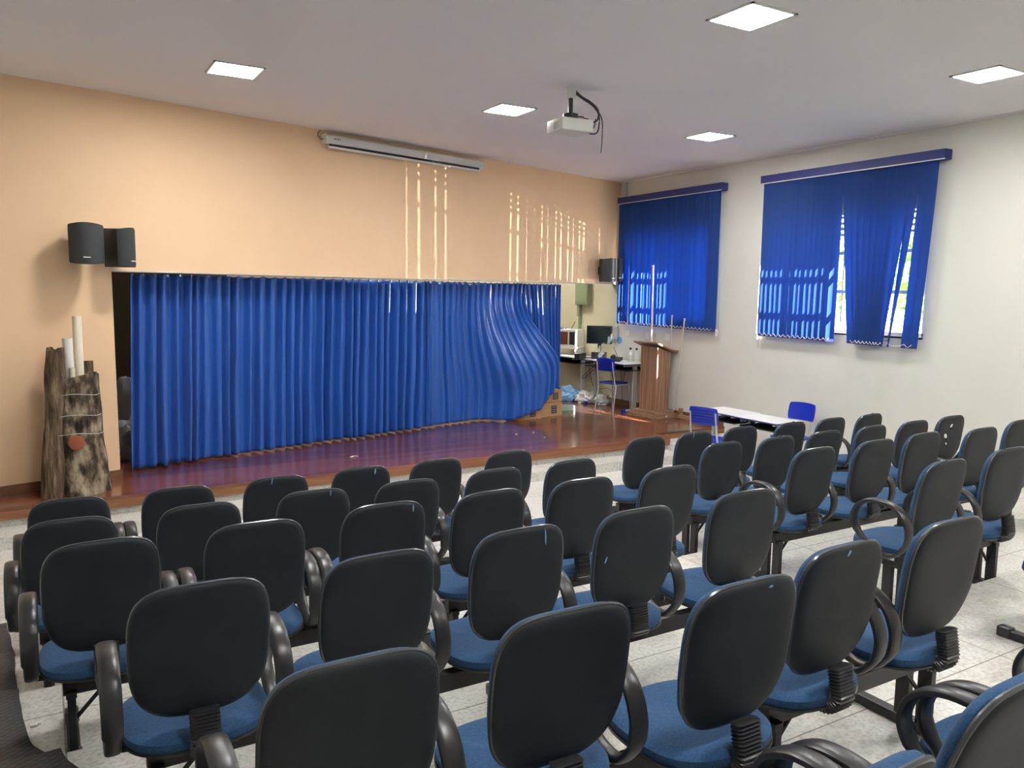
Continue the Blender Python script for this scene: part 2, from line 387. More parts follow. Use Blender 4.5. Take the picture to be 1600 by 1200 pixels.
# ------------------------------------------------------------------ ceiling lights
def light(x, y, z, label):
    e = empty('ceiling_light', (x, y, z), label, 'ceiling light', 'square ceiling light panels')
    b = MB()
    for sx, sy, dx, dy in ((0, .2, .42, .02), (0, -.2, .42, .02), (.2, 0, .02, .42), (-.2, 0, .02, .42)):
        b.box((sx, sy, -.004), (dx, dy, .012))
    b.build('frame', WHITEP, e)
    b = MB(); b.box((0, 0, -.003), (.386, .386, .006)); b.build('diffuser', PANEL, e)
for x, y, t in ((1.52, 7.29, 'leftmost of those visible, above the peach wall'), (4.22, 7.28, 'nearest the projector'),
                (6.89, 7.16, 'farthest from the camera, near the blinds corner'), (4.19, 4.01, 'at the top edge, the largest seen'),
                (6.90, 3.94, 'at the right edge above the second blind'), (1.5, 4.0, 'overhead in front of the camera'),
                (1.5, .7, 'overhead beside the camera, left aisle'), (4.2, .7, 'overhead beside the camera, centre'), (6.9, .7, 'overhead beside the camera, right'),
                (3.2, 10.3, 'added unseen behind the header to light the backdrop'),  # extra panel, added out of view to brighten the backdrop behind the curtain
                (7.2, 12.3, 'above the stage corner behind the header')):
    light(x, y, H, 'square white lit ceiling panel ' + t)

# ------------------------------------------------------------------ projector
def cable(b, pts, r=.006, n=10, seg=6):
    P = [Vector(p) for p in pts]; out = []
    for i in range(len(P)-1):
        p0, p1, p2, p3 = P[max(i-1, 0)], P[i], P[i+1], P[min(i+2, len(P)-1)]
        for j in range(n):
            t = j/n
            out.append(.5*((2*p1)+(p2-p0)*t+(2*p0-5*p1+4*p2-p3)*t*t+(3*p1-p0-3*p2+p3)*t**3))
    out.append(P[-1]); b.tube(out, r, seg); return b
px, py = 4.234, 6.19
PR = empty('ceiling_projector', (px, py, H), 'white projector hung from the ceiling on a short black mount', 'projector', rz=math.radians(-3))
b = MB(); b.bx(-.16, .17, -.13, .15, -.405, -.295, bev=.012, seg=3); b.build('body', LIGHTG, PR, True)
b = MB(); b.cyl((-.09, .151, -.35), .038, .02, 24, 'y'); b.build('lens', DARK, PR, True)
b = MB()
for i in range(6): b.bx(-.164, -.158, -.06+i*.016, -.052+i*.016, -.385, -.325)
b.build('vent', GREYM, PR)
b = MB(); b.cyl((0, 0, -.005), .035, .012, 20); b.box((0, 0, -.05), (.075, .06, .1), bev=.005); b.build('mount_box', WHITEP, PR, True)
b = MB(); b.cyl((0, 0, -.26), .022, .17, 16); b.cyl((0, 0, -.275), .07, .035, 20)
for a in range(4):
    an = PI/4+a*PI/2; c, s = math.cos(an), math.sin(an)
    b.tube([(c*.05, s*.05, -.262), (c*.12, s*.12, -.27), (c*.13, s*.13, -.285), (c*.17, s*.16, -.288)], .006, 6)
b.build('bracket', BLACKM, PR, True)
b = MB()
cable(b, [(.03, -.02, -.03), (.10, -.03, -.08), (.19, -.04, -.12), (.27, -.04, -.18), (.27, -.03, -.27), (.19, -.02, -.30), (.14, .0, -.31)], .008)
cable(b, [(.03, .02, -.03), (.13, .0, -.09), (.24, .0, -.14), (.31, 0, -.22), (.30, 0, -.36), (.24, 0, -.39), (.17, 0, -.38)], .007)
cable(b, [(.25, -.02, -.15), (.32, -.03, -.25), (.33, -.03, -.4), (.32, -.03, -.56)], .0055)
cable(b, [(.17, 0, -.36), (.26, .01, -.33), (.28, .01, -.25)], .006)
b.build('cable_bundle', DARK, PR, True)
# shallow junction plate of the wall side run
# ------------------------------------------------------------------ projection screen (rolled up)
SX = math.sqrt(1+TAN*TAN); dirx = Vector((1/SX, TAN/SX, 0))
e = empty('projection_screen', (2.93, wy(2.93)-.075, 1.74), 'white rolled-up projection screen casing high on the peach wall', 'projection screen', rz=ANG)
L = 2.42*SX
b = MB()
pr = [(-.045, -.05), (-.05, .03), (-.035, .05), (.045, .05), (.055, .02), (.055, -.04), (.04, -.05)]
b.rings([[Vector((x, y, z)) for y, z in pr] for x in (0, L)]); b.build('casing', LIGHTG, e)
b = MB(); b.bx(-.012, 0, -.058, .06, -.055, .055, bev=.004); b.build('end_cap', WHITEP, e)
b = MB(); b.bx(L, L+.012, -.058, .06, -.055, .055, bev=.004); b.build('end_cap', WHITEP, e)
b = MB(); b.bx(.06, L-.06, -.02, .0, -.075, -.048); b.build('fabric_slot', DARK, e)
b = MB(); b.cyl((.04, -.012, -.088), .014, L-.08, 14, 'x'); b.build('bottom_bar', WHITEP, e, True)
b = MB()
for i, w_ in enumerate((.014, .01, .012, .01)): b.bx(.10+i*.025, .10+i*.025+w_, -.052, -.0475, -.002, .012)
b.build('maker_mark', DARK, e)
b = MB(); cable(b, [(-.02, .06, .10), (-.06, .05, .04), (-.03, .02, -.01), (.0, .0, .0)], .004); cable(b, [(-.03, .03, -.01), (.02, .02, .05), (.03, .05, .03)], .003); b.build('power_cord', DARK, e, True)

# ------------------------------------------------------------------ loudspeakers
def speaker(x, y, z, rz, w, h, label, d=.2):
    e = empty('wall_speaker', (x, y, z), label, 'speaker', None, rz=rz)
    N = 14
    # body: curved front, tapered back (local -y is the front)
    def outline(k, off=0.):
        pts = []
        for i in range(N+1):
            u = -1+2*i/N; pts.append((u*w/2*k, -d/2-.075*(1-u*u)-off))
        return pts + [(w/2*k*.62, d/2), (-w/2*k*.62, d/2)]
    b = MB(); rs = []
    for zz, k in ((-h/2, .96), (-h/2+.012, 1), (h/2-.012, 1), (h/2, .96)): rs.append([Vector((px_, py_, zz+(.02*(1-(2*px_/w)**2)*(1 if zz > 0 else -.4)))) for px_, py_ in outline(k)])
    b.rings(rs); b.build('cabinet', SPKB, e, True)
    b = MB(); rs = []
    for zz in (-h/2+.014, h/2-.014):
        f = [(u, v) for u, v in outline(.95, .006)[:N+1]]
        rs.append([Vector((u, v+dv, zz+(.02*(1-(2*u/w)**2)*(1 if zz > 0 else -.4)))) for dv, F__ in ((0, f), (.008, list(reversed(f)))) for u, v in F__])
    b.rings(rs); b.build('grille', GRILLE, e, True)
    b = MB(); b.bx(-.03, .03, -d/2-.09, -d/2-.079, -h/2+.045, -h/2+.056); b.build('badge', LIGHTG, e)
    b = MB(); b.bx(-.02, .02, d/2-.01, d/2+.09, -.03, .03); b.bx(-.04, .04, d/2+.085, d/2+.1, -.06, .06); b.build('wall_bracket', BLACKM, e)
    return e
speaker(.385, wy(.385)-.27, .385, math.radians(-2), .29, .345, 'black wall speaker on peach wall, left one of the left pair')
speaker(.655, wy(.655)-.215, .365, math.radians(42), .215, .345, 'black wall speaker on peach wall, right one of the left pair')
speaker(8.02, wy(8.02)-.20, .362, math.radians(2), .31, .355, 'black wall speaker near blinds, left one of the right pair', .16)
speaker(8.285, wy(8.285)-.20, .372, math.radians(-12), .15, .35, 'black wall speaker near blinds, right one touching the blue blind', .1)

# ------------------------------------------------------------------ stage curtains
def lerp(a, b, t): return a+(b-a)*t
def interp(tab, t):
    for (a, va), (b_, vb) in zip(tab, tab[1:]):
        if t <= b_: return va+(vb-va)*(t-a)/(b_-a)
    return tab[-1][1]
def curtain(name, label, u0t, u1t, u0b, u1b, zb, nf, seed, off=.27, fwd=None, amp=(.058, .062), ztop=.13, gam=None):
    """u* : x along the wall line; zb: table s->hem height; fwd: extra offset toward the room f(s,h)"""
    rnd = random.Random(seed); ws = [rnd.uniform(.65, 1.45) for _ in range(nf)]; tot = sum(ws); cum = [0]
    for w_ in ws: cum.append(cum[-1]+w_/tot)
    am = [rnd.uniform(.6, 1.25) for _ in range(nf+1)]; br = [rnd.uniform(-1, 1) for _ in range(nf+1)]
    NS = nf*12; NH = 46; b = MB(); grid = []
    for j in range(NH+1):
        h = j/NH; row = []
        for i in range(NS+1):
            s = i/NS
            k = 0
            while k < nf-1 and s > cum[k+1]: k += 1
            t = (s-cum[k])/(cum[k+1]-cum[k])
            tt = t+.09*math.sin(2*PI*t)*br[k]
            wav = -math.cos(2*PI*tt); wav = math.copysign(abs(wav)**.8, wav)
            A = lerp(amp[0], amp[1], h**.7)*am[k]
            # folds die and merge on the way down
            mer = noise.noise(Vector((s*nf*.55+seed, h*2.1, seed*1.7)))
            A *= 1+.7*mer*h
            x0 = u0t(h) if callable(u0t) else lerp(u0t, u0b, h)
            x1 = u1t(h) if callable(u1t) else lerp(u1t, u1b, h)
            x = lerp(x0, x1, s if gam is None else s**lerp(1, gam, h))
            x += .035*h*noise.noise(Vector((s*nf*.35, h*1.5, seed+5)))
            zz = lerp(ztop + .008*math.sin(2*PI*t), interp(zb, s)+.007*math.sin(2*PI*t+1), h)
            n_ = A*wav + .035*h*noise.noise(Vector((s*nf*.2, h*2, seed+11)))
            o_ = off + n_ - (fwd(s, h) if fwd else 0)
            row.append(b.bm.verts.new((x-TAN*n_*.3, wy(x)+o_, zz)))
        grid.append(row)
    for j in range(NH):
        for i in range(NS):
            b.bm.faces.new((grid[j][i], grid[j+1][i], grid[j+1][i+1], grid[j][i+1]))
    o = b.build(name, SATIN, None, 'all')
    md = o.modifiers.new('thickness', 'SOLIDIFY'); md.thickness = .003
    tag(o, label, 'curtain', 'blue stage curtains')
    return o
curtain('stage_curtain', 'long royal blue pleated stage curtain covering left half of stage opening', .79, 4.66, .72, 4.60,
        [(0, ST+.016), (.3, ST+.014), (.33, ST+.016), (1, ST+.016)], 31, 3)
BU = [(0, 6.48), (.2, 6.44), (.35, 6.46), (.5, 6.54), (.6, 6.63), (.68, 6.71), (.76, 6.77), (.88, 6.78), (1, 6.75)]
def sst(a, b_, t): t = min(1, max(0, (t-a)/(b_-a))); return t*t*(3-2*t)
curtain('stage_curtain', 'royal blue stage curtain swept to the right over the cardboard boxes',
        lambda h: 4.58+.0*h, lambda h: interp(BU, h), 0, 0, [(0, ST+.018), (.60, ST+.016), (.69, ST+.085), (.77, ST+.125), (.85, ST+.15), (.91, ST+.28), (.97, ST+.4), (1, ST+.47)], 17, 8,
        fwd=lambda s, h: (.56+.10*(s-.6))*sst(.40, .70, s)*sst(.1, .72, h), amp=(.036, .030))
curtain('stage_curtain', 'narrow blue curtain panel hanging at the right end of the stage opening', 6.40, 7.42, 6.75, 7.42,
        [(0, ST+.05), (.5, ST+.09), (1, ST+.02)], 11, 21, off=.44, amp=(.03, .035))
b = MB(); q0 = Vector((.62, wy(.62)+.24, .156)); q1 = Vector((7.6, wy(7.6)+.24, .156)); b.tube([q0, q1], .011, 10)
tag(b.build('curtain_rail', GREYM, None, True), 'thin steel curtain rail under the peach header', 'curtain rail')
b = MB(); b.bx(.0, 2.1, 10.9, 10.94, ST, 1.2)
tag(b.build('painted_backdrop', MURAL), 'dark painted backdrop behind the left end of the curtain', 'backdrop')
# grey bags behind the left gap
def blob(name, c, r, m, label, cat, seed, sub=4, crease=.28, knot=False, sc=3.):
    b = MB(); bmesh.ops.create_icosphere(b.bm, subdivisions=sub, radius=1)
    for v in b.bm.verts:
        p = v.co.copy(); n_ = noise.noise(p*1.6+Vector((seed, 0, 0)))+.5*noise.noise(p*sc*1.4+Vector((0, seed, 0)))
        rid = 1-abs(noise.noise(p*sc+Vector((seed, seed, 0))))*2
        k = 1+crease*n_+.09*rid
        v.co = Vector((p.x*r[0]*k, p.y*r[1]*k, max(-.62*r[2], p.z*r[2]*k)))
    o = b.build(name, m, None, True)
    o.location = (c[0], c[1], c[2]+.62*r[2]); return tag(o, label, cat)
blob('plastic_bag', (.80, 9.75, ST), (.2, .2, .27), BAGG, 'grey plastic bag on stage floor behind the curtain edge, the lower one', 'bag', 2)
blob('plastic_bag', (.82, 10.2, ST), (.22, .2, .52), BAGG, 'tall pale grey bag behind the curtain edge, beside the peach wall', 'bag', 6)

# ------------------------------------------------------------------ hollow tree trunk with paper tubes
TR = empty('tree_trunk', (.17, 8.36, ST), 'hollow bark-covered tree trunk standing on stage edge by peach wall', 'tree trunk')
def trunk(rs, name, m, cx=0, cy=0, seed=0, N=64, inner=.022, lean=(0, 0), amp=.018):
    b = MB(); out = []
    for side in (1, -1):
        seq = rs if side == 1 else list(reversed(rs))
        for z, r, e2 in seq:
            ring = []
            for i in range(N):
                a = 2*PI*i/N; p = Vector((math.cos(a), math.sin(a), z*1.6))
                k = 1+ (noise.noise(p*1.8+Vector((seed, 0, 0)))*.10 + noise.noise(Vector((p.x*6, p.y*6, z*5+seed)))*.05 + noise.noise(Vector((p.x*16, p.y*16, z*16+seed)))*.025)
                rr = r*k - (0 if side == 1 else inner)
                zz = z + (e2*math.sin(a*2+seed)+e2*.6*noise.noise(Vector((math.cos(a)*3, math.sin(a)*3, seed))) if e2 else 0)
                ring.append(Vector((cx+lean[0]*z+rr*math.cos(a), cy+lean[1]*z+rr*.85*math.sin(a), zz)))
            out.append(ring)
    b.rings(out, loop=True, cap0=False, cap1=False)
    return b.build(name, m, TR, True)
zs = [0, .05, .12, .2, .28, .36, .44, .52, .6, .68, .76, .84, .92, 1.0, 1.06, 1.1]
trunk([(z, .258-.052*min(1, z/.85)+.02*math.exp(-z*9), .03 if z > 1.08 else 0) for z in zs], 'bark_shell', BARK, .06, 0, 3)
zs2 = [0, .08, .16, .25, .35, .45, .55, .65, .75, .85, .95, 1.05, 1.15, 1.25, 1.32, 1.35]
trunk([(z, .106+.008*math.sin(z*7)-.034*min(1, z/1.3), .015 if z > 1.34 else 0) for z in zs2], 'side_limb', BARK2, -.15, -.12, 9, 44, .03, (.05, .0))
b = MB(); b.lathe((0, 0, 0), [(.001, 0), (.06, 0), (.068, .01), (.055, .02), (.001, .022)], 24)
o = b.build('knot_scar', BARKSC, TR, True); o.rotation_euler = (math.radians(80), 0, math.radians(8)); o.location = (.045, -.222, .50)
for zz, rr in ((.93, .196), (.74, .206), (.57, .220)):
    b = MB(); b.tube([(.045+rr*1.07*math.cos(a)*1.02, rr*.96*math.sin(a)-.012, zz+.012*math.sin(3*a)) for a in [PI+i*PI/24 for i in range(25)]], .0028, 5)
    b.build('binding_wire', GREYM, TR, True)
b = MB(); b.bx(.10, .225, .06, .08, .9, 1.22, bev=.004); b.build('inner_bark_piece', BARK2, TR)
def tubeobj(c, r, z0, z1, m, label, tilt=0):
    b = MB(); N = 24
    b.rings([[Vector((q*math.cos(2*PI*i/N), q*math.sin(2*PI*i/N), z)) for i in range(N)] for q, z in ((r, 0), (r, z1-z0), (r-.004, z1-z0), (r-.004, .01))])
    o = b.build('paper_tube', m, None, True); o.location = (c[0], c[1], z0); o.rotation_euler = (0, tilt, 0)
    return tag(o, label, 'tube', 'paper tubes standing in the trunk')
tubeobj((.205, 8.34, 0), .043, ST+.02, ST+1.44, TUBEW, 'white paper tube standing in the tree trunk, wider and shorter one', -.012)
tubeobj((.275, 8.40, 0), .040, ST+.02, ST+1.64, TUBEM, 'cream paper tube standing in the tree trunk, the tallest one')
tubeobj((.215, 8.285, 0), .024, ST+.02, ST+1.17, TUBEM, 'short cream tube barely showing above the trunk rim')

# ------------------------------------------------------------------ boxes, green board, litter
def cbox(x0, x1, y0, y1, z0, z1, label):
    cx, cy = (x0+x1)/2, (y0+y1)/2
    e = empty('cardboard_box', (cx, cy, z0), label, 'cardboard box', 'brown cardboard boxes under the curtain', rz=ANG*.45)
    w, d, h = x1-x0, y1-y0, z1-z0
    b = MB(); b.bx(-w/2, w/2, -d/2, d/2, 0, h, bev=.003); b.build('carton', CARD, e)
    b = MB(); b.bx(-w/2-.001, w/2+.001, -.03, .03, h-.001, h+.001); b.bx(-.001-w/2, -w/2+.001, -.03, .03, h*.55, h); b.build('tape', mat('tan_tape', (.5, .36, .2), .3), e)
    b = MB(); mx = w*.12; b.bx(mx-.055, mx+.055, -d/2-.0015, -d/2, h*.2, h*.78); b.build('printed_mark', INK, e)
    b = MB()
    for k in range(3): b.bx(mx-.04, mx+.04, -d/2-.0025, -d/2-.001, h*(.3+.17*k), h*(.345+.17*k))
    b.build('printed_lines', CARD, e)
cbox(6.02, 6.47, 10.07, 10.37, ST, ST+.2, 'brown cardboard box on stage floor, left one of the lower pair')
cbox(6.50, 6.93, 10.20, 10.50, ST, ST+.21, 'brown cardboard box on stage floor, right one of the lower pair')
cbox(6.60, 6.95, 10.24, 10.52, ST+.215, ST+.40, 'brown cardboard box stacked on the right box, mostly under the curtain')
b = MB(); b.bx(6.98, 7.43, 10.56, 10.66, ST, ST+.075, bev=.008); b.bx(7.0, 7.4, 10.57, 10.65, ST+.075, ST+.09, bev=.004)
o = tag(b.build('plastic_tray', mat('pale_green', (.35, .5, .4), .5)), 'pale green flat tray on stage floor beside the boxes', 'tray')
for k, (x, y, a) in enumerate(((3.02, 8.68, .4), (5.44, 9.08, .2), (5.72, 9.1, 1.1), (5.66, 8.72, .7))):
    s_ = (.10, .035) if k == 0 else (.026, .018)
    b = MB(); b.sweep([(-s_[0]/2, 0, .003), (0, .006, .009), (s_[0]/2, -.004, .004)], [(-s_[1]/2, 0), (s_[1]/2, .001), (s_[1]/2, .003), (-s_[1]/2, .002)])
    o = b.build('paper_scrap', WHITEP); o.location = (x, y, ST); o.rotation_euler.z = a
    tag(o, ('larger curled white paper scrap on the stage planks', 'tiny white paper scrap on stage planks, left of the two side by side', 'tiny white paper scrap on stage planks, right of the two side by side', 'tiny white paper scrap nearest the stage edge')[k], 'paper scrap', 'paper scraps on the stage')

# ------------------------------------------------------------------ lectern
LE = empty('lectern', (8.20, 9.52, ST), 'striped wooden lectern with slanted top on the stage by the wall', 'lectern', rz=math.radians(8))
b = MB(); b.bx(-.27, .21, -.30, .30, 0, .06, bev=.005); b.build('lower_plinth', LECTH, LE)
b = MB(); b.bx(-.24, .19, -.26, .27, .0605, .11, bev=.005); b.build('upper_plinth', LECTH, LE)
b = MB()
q = [(-.145, -.17), (.145, -.17), (.145, .17), (-.145, .17)]
b.rings([[Vector((x, y, .11)) for x, y in q], [Vector((x, y, 1.10-(.10 if x > 0 else 0))) for x, y in q]])
b.build('column', LECT, LE)
b = MB(); R = Matrix.Rotation(math.radians(19), 3, 'Y')
b.box((.0, 0, 1.085), (.52, .48, .026), rot=R, bev=.004); b.build('slanted_top', LECTH, LE)
b = MB(); b.box((.247, 0, 1.018), (.024, .48, .05), rot=R, bev=.004); b.build('book_stop', LECTH, LE)
b = MB(); b.bx(-.06, -.02, -.3015, -.300, .03, .05); b.build('label_tag', WHITEP, LE)
b = MB(); b.bx(-.01, .09, -.22, .0, 0, .055, bev=.004); b.bx(.02, .07, -.06, -.01, .055, .16, bev=.003)
o = b.build('wooden_block', LECTH); o.location = (8.385, 9.19, ST); tag(o, 'low wooden block on stage floor right of the lectern against the wall', 'wooden block')

# long poles leaning on the wall
for k, (x, y, z1, xt, yt, r, m, lab) in enumerate((
        (8.46, 9.90, .44, 8.335, 9.80, .016, WHITEP, 'tall white pole rising behind the lectern in front of the blind'),
        (8.47, 9.52, -.33, 8.345, 9.33, .010, GREYM, 'thin grey rod behind the lectern, the middle one'),
        (8.465, 9.37, -.37, 8.345, 9.05, .012, GREYM, 'thin grey rod leaning right against the wall beside the lectern'))):
    b = MB(); b.tube([(x, y, ST), (xt, yt, z1)], r, 10); b.cyl((xt, yt, z1-.03), r*1.25, .035, 10)
    tag(b.build('pole', m, None, True), lab, 'pole', 'poles leaning by the lectern')

# ------------------------------------------------------------------ school furniture
def school_chair(x, y, z, rz, label, slots=True, m=BLUEP):
    """faces local +y; seat 0.45 high"""
    e = empty('school_chair', (x, y, z), label, 'chair', None, rz)
    b = MB(); N = 40; o_ = superell(.2, .2, 4, N)
    rs = [[Vector((u*k, v*k, .45+dz-.02*(1 if abs(v*k) < .1 else 0)*0)) for u, v in o_] for k, dz in ((.97, -.014), (1, -.006), (1, 0), (.97, .004), (.6, -.006), (.2, -.008))]
    b.rings(rs); b.build('seat', m, e, True)
    b = MB(); nu, nz = 16, 10
    F_, B_ = [], []
    for j in range(nz+1):
        t = j/nz; zz = .645+.21*t; hw = .195*(1-.10*abs(2*t-1)**4)
        F_.append([Vector((hw*(-1+2*i/nu), -.205-.035*t+.03*((-1+2*i/nu)**2), zz+(.010 if j == nz else 0)*(1-(-1+2*i/nu)**2))) for i in range(nu+1)])
        B_.append([p+Vector((0, -.012, 0)) for p in F_[-1]])
    rs = [f+list(reversed(k)) for f, k in zip(F_, B_)]; b.rings(rs); b.build('backrest', m, e, True)
    if slots:
        b = MB()
        for k in range(5): b.sweep([(-.15+.3*i/8, -.2215-.035*((.68+k*.035-.645)/.21)+.03*(-.77+1.54*i/8)**2, .68+k*.035) for i in range(9)], [(-.002, -.005), (.002, -.005), (.002, .005), (-.002, .005)])
        b.build('backrest_ribs', mat('deep_blue', (.004, .012, .22), .4), e)
    for s in (-1, 1):
        b = MB(); b.tube([(s*.17, -.225, .8), (s*.175, -.20, .62), (s*.18, -.165, .44), (s*.19, -.145, .41), (s*.2, -.215, .0)], .0105, 8); b.build('leg', GREYM, e, True)
        b = MB(); b.tube([(s*.18, -.16, .425), (s*.18, .15, .425), (s*.185, .17, .40), (s*.2, .21, .0)], .0105, 8); b.build('leg', GREYM, e, True)
    return e
def school_table(x, y, z, rz, w, d, label, h=.735, panel=True):
    e = empty('school_table', (x, y, z), label, 'table', None, rz)
    b = MB(); b.bx(-w/2, w/2, -d/2, d/2, h-.018, h, bev=.006, seg=3); b.build('tabletop', LAMIN, e)
    b = MB(); b.bx(-w/2-.004, w/2+.004, -d/2-.004, d/2+.004, h-.022, h-.006, bev=.004); b.build('edge_band', mat('navy_edge', (.02, .02, .13), .4), e)
    b = MB(); b.bx(-w/2+.05, w/2-.05, -d/2+.05, d/2-.03, h-.12, h-.105); b.bx(-w/2+.05, w/2-.05, d/2-.04, d/2-.03, h-.12, h-.025); b.build('book_shelf', DARK, e)
    for s in (-1, 1):
        b = MB(); b.bx(s*(w/2-.08)-.017, s*(w/2-.08)+.017, -.03, .05, .03, h-.022, bev=.004)
        b.bx(s*(w/2-.08)-.02, s*(w/2-.08)+.02, -d/2+.05, d/2-.05, 0.012, .04, bev=.006); b.bx(s*(w/2-.08)-.015, s*(w/2-.08)+.015, -d/2+.04, d/2-.04, h-.05, h-.022, bev=.003)
        b.build('leg', GREYM, e)
        b = MB(); b.bx(s*(w/2-.08)-.025, s*(w/2-.08)+.025, -d/2+.03, -d/2+.09, 0, .048, bev=.008); b.bx(s*(w/2-.08)-.025, s*(w/2-.08)+.025, d/2-.09, d/2-.03, 0, .048, bev=.008); b.build('foot_cap', BLUEP, e)
    return e
school_table(7.46, 7.22, F[0], math.radians(-90), .64, .47, 'white-topped school table by the right wall, the one nearer the stage')
school_table(7.43, 6.565, F[0], math.radians(-90), .66, .44, 'white-topped school table by the right wall, the one nearer the chairs')
school_chair(6.98, 7.02, F[0], math.radians(-75), 'blue plastic school chair with ribbed back, in front of white tables')
school_chair(7.98, 6.68, F[0], math.radians(92), 'blue plastic school chair between the white tables and right wall', False)
# work corner on stage
WT = school_table(8.215, 10.56, ST, math.radians(-90), 1.2, .52, 'grey-topped work table on stage holding the monitor', .785)
school_table(8.2, 11.98, ST, math.radians(-90), 1.2, .5, 'white-topped table on stage under the microwave shelf', .785)
school_chair(8.08, 10.40, ST, math.radians(-80), 'blue plastic school chair on the stage facing the work table')
school_chair(7.76, 12.0, ST, math.radians(-100), 'blue school chair at the far table, half hidden by the curtain')
ZD = ST+.785
e = empty('monitor', (8.20, 10.98, ZD+.10), 'black computer monitor standing on the work table on stage', 'monitor', rz=math.radians(-48))
b = MB(); b.bx(-.22, .22, -.02, .02, .16, .47, bev=.006); b.build('bezel', BLACKP, e, True)
b = MB(); b.bx(-.205, .205, -.0225, -.02, .178, .455); b.build('screen', mat('dark_screen', (.012, .02, .022), .12), e)
b = MB(); b.bx(-.03, .03, .02, .045, .02, .3, bev=.004); b.bx(-.12, .12, -.07, .1, -.10, .018, bev=.005); b.build('stand', BLACKP, e)
e = empty('desktop_computer', (8.09, 11.03, ZD), 'black flat desktop computer case under the monitor', 'computer', rz=math.radians(-60))
b = MB(); b.bx(-.19, -.1, -.3, -.02, 0, .10, bev=.006); b.build('case', BLACKP, e); b = MB(); b.bx(-.191, -.19, -.28, -.05, .03, .08); b.build('front_panel', LIGHTG, e)
e = empty('telephone', (8.14, 10.42, ZD), 'black desk telephone beside the monitor', 'telephone', rz=math.radians(-60))
b = MB(); b.box((0, 0, .035), (.17, .17, .05), rot=Matrix.Rotation(.25, 3, 'X'), bev=.01); b.build('base', BLACKP, e); b = MB(); b.tube([(-.06, -.08, .07), (-.06, -.03, .095), (-.06, .05, .1), (-.06, .09, .08)], .018, 8); b.build('handset', DARK, e, True)
b = MB(); b.bx(-.105, .105, -.15, .15, 0, .004); o = b.build('paper_sheet', WHITEP); o.location = (8.03, 10.36, ZD); o.rotation_euler.z = .2; tag(o, 'white paper sheet lying on the work table', 'paper')
for k, (x, y) in enumerate(((8.36, 10.33), (8.40, 10.22))):
    e = empty('pump_bottle', (x, y, ZD), 'clear bottle with black cap on the work table, %s one' % ('left' if k == 0 else 'right'), 'bottle', 'bottles on the work table')
    b = MB(); b.lathe((0, 0, 0), [(.034, 0), (.036, .01), (.036, .14), (.015, .18), (.013, .2)], 18); b.build('bottle_body', mat('pale_bottle_%d' % k, (.62, .64, .58), .2), e, True)
    b = MB(); b.lathe((0, 0, .2), [(.018, 0), (.018, .03), (.008, .035)], 14); b.build('cap', DARK, e, True)
    b = MB(); b.lathe((0, 0, .05), [(.0365, 0), (.0368, .06)], 18); b.build('bottle_label', LIGHTG, e)
e = empty('microwave_oven', (8.24, 12.02, ZD+.155), 'white microwave oven on a shelf at the back of the stage corner', 'microwave', rz=math.radians(-62))
b = MB(); b.bx(-.28, .28, -.19, .19, 0, .31, bev=.008); b.build('oven_body', WHITEP, e)
b = MB(); b.bx(-.25, .12, -.1935, -.19, .04, .27); b.build('door_window', mat('amber_window', (.16, .07, .04), .15), e)
b = MB(); b.bx(.15, .26, -.1935, -.19, .04, .27); b.build('control_panel', DARK, e)
b = MB(); b.bx(-.1, .0, -.1, .0, .311, .335, bev=.004); b.tube([(.1, 0, .31), (.1, 0, .33), (.15, .03, .45)], .006, 6); b.build('router', DARK, e)
e = empty('microwave_shelf', (8.24, 12.02, ZD), 'small white shelf carrying the microwave oven', 'shelf', rz=math.radians(-62))
b = MB(); b.bx(-.3, .3, -.21, .21, .13, .153, bev=.003); b.build('board', WHITEP, e)
for sx in (-1, 1):
    b = MB(); b.bx(sx*.27-.012, sx*.27+.012, -.18, .18, 0, .13); b.build('side', WHITEP, e)
blob('plastic_bag', (8.05, 11.62, ST), (.20, .17, .14), BAGB, 'crumpled light blue plastic bag on the stage floor by the curtain', 'bag', 4, crease=.5)
blob('plastic_bag', (8.2, 11.28, ST), (.2, .16, .12), BAGW, 'crumpled white plastic bag on the stage floor, beside the blue bag', 'bag', 9, crease=.5)
blob('plastic_bag', (8.28, 10.95, ST), (.13, .12, .10), BAGW, 'small white plastic bag under the work table', 'bag', 13, crease=.5)
b = MB()
cable(b, [(8.35, 11.1, ZD-.03), (8.05, 11.2, ZD-.3), (8.1, 11.25, ZD-.35), (8.35, 11.15, ZD-.1)], .005)
cable(b, [(8.1, 11.15, ZD-.05), (8.2, 11.1, ZD-.5), (8.3, 10.8, ZD-.5), (8.4, 10.7, ST+.06)], .004)
cable(b, [(8.45, 10.9, ZD+.2), (8.42, 10.75, ZD+.05), (8.46, 10.7, ZD-.2), (8.44, 10.6, ST+.05)], .005)
cable(b, [(8.2, 10.6, ZD-.05), (8.15, 10.5, ZD-.3), (8.3, 10.45, ZD-.35), (8.4, 10.5, ZD-.1)], .005)
cb = b.build('hanging_cable', DARK, None, True); bpy.context.view_layer.update(); cb.parent = WT; cb.matrix_parent_inverse = WT.matrix_world.inverted()
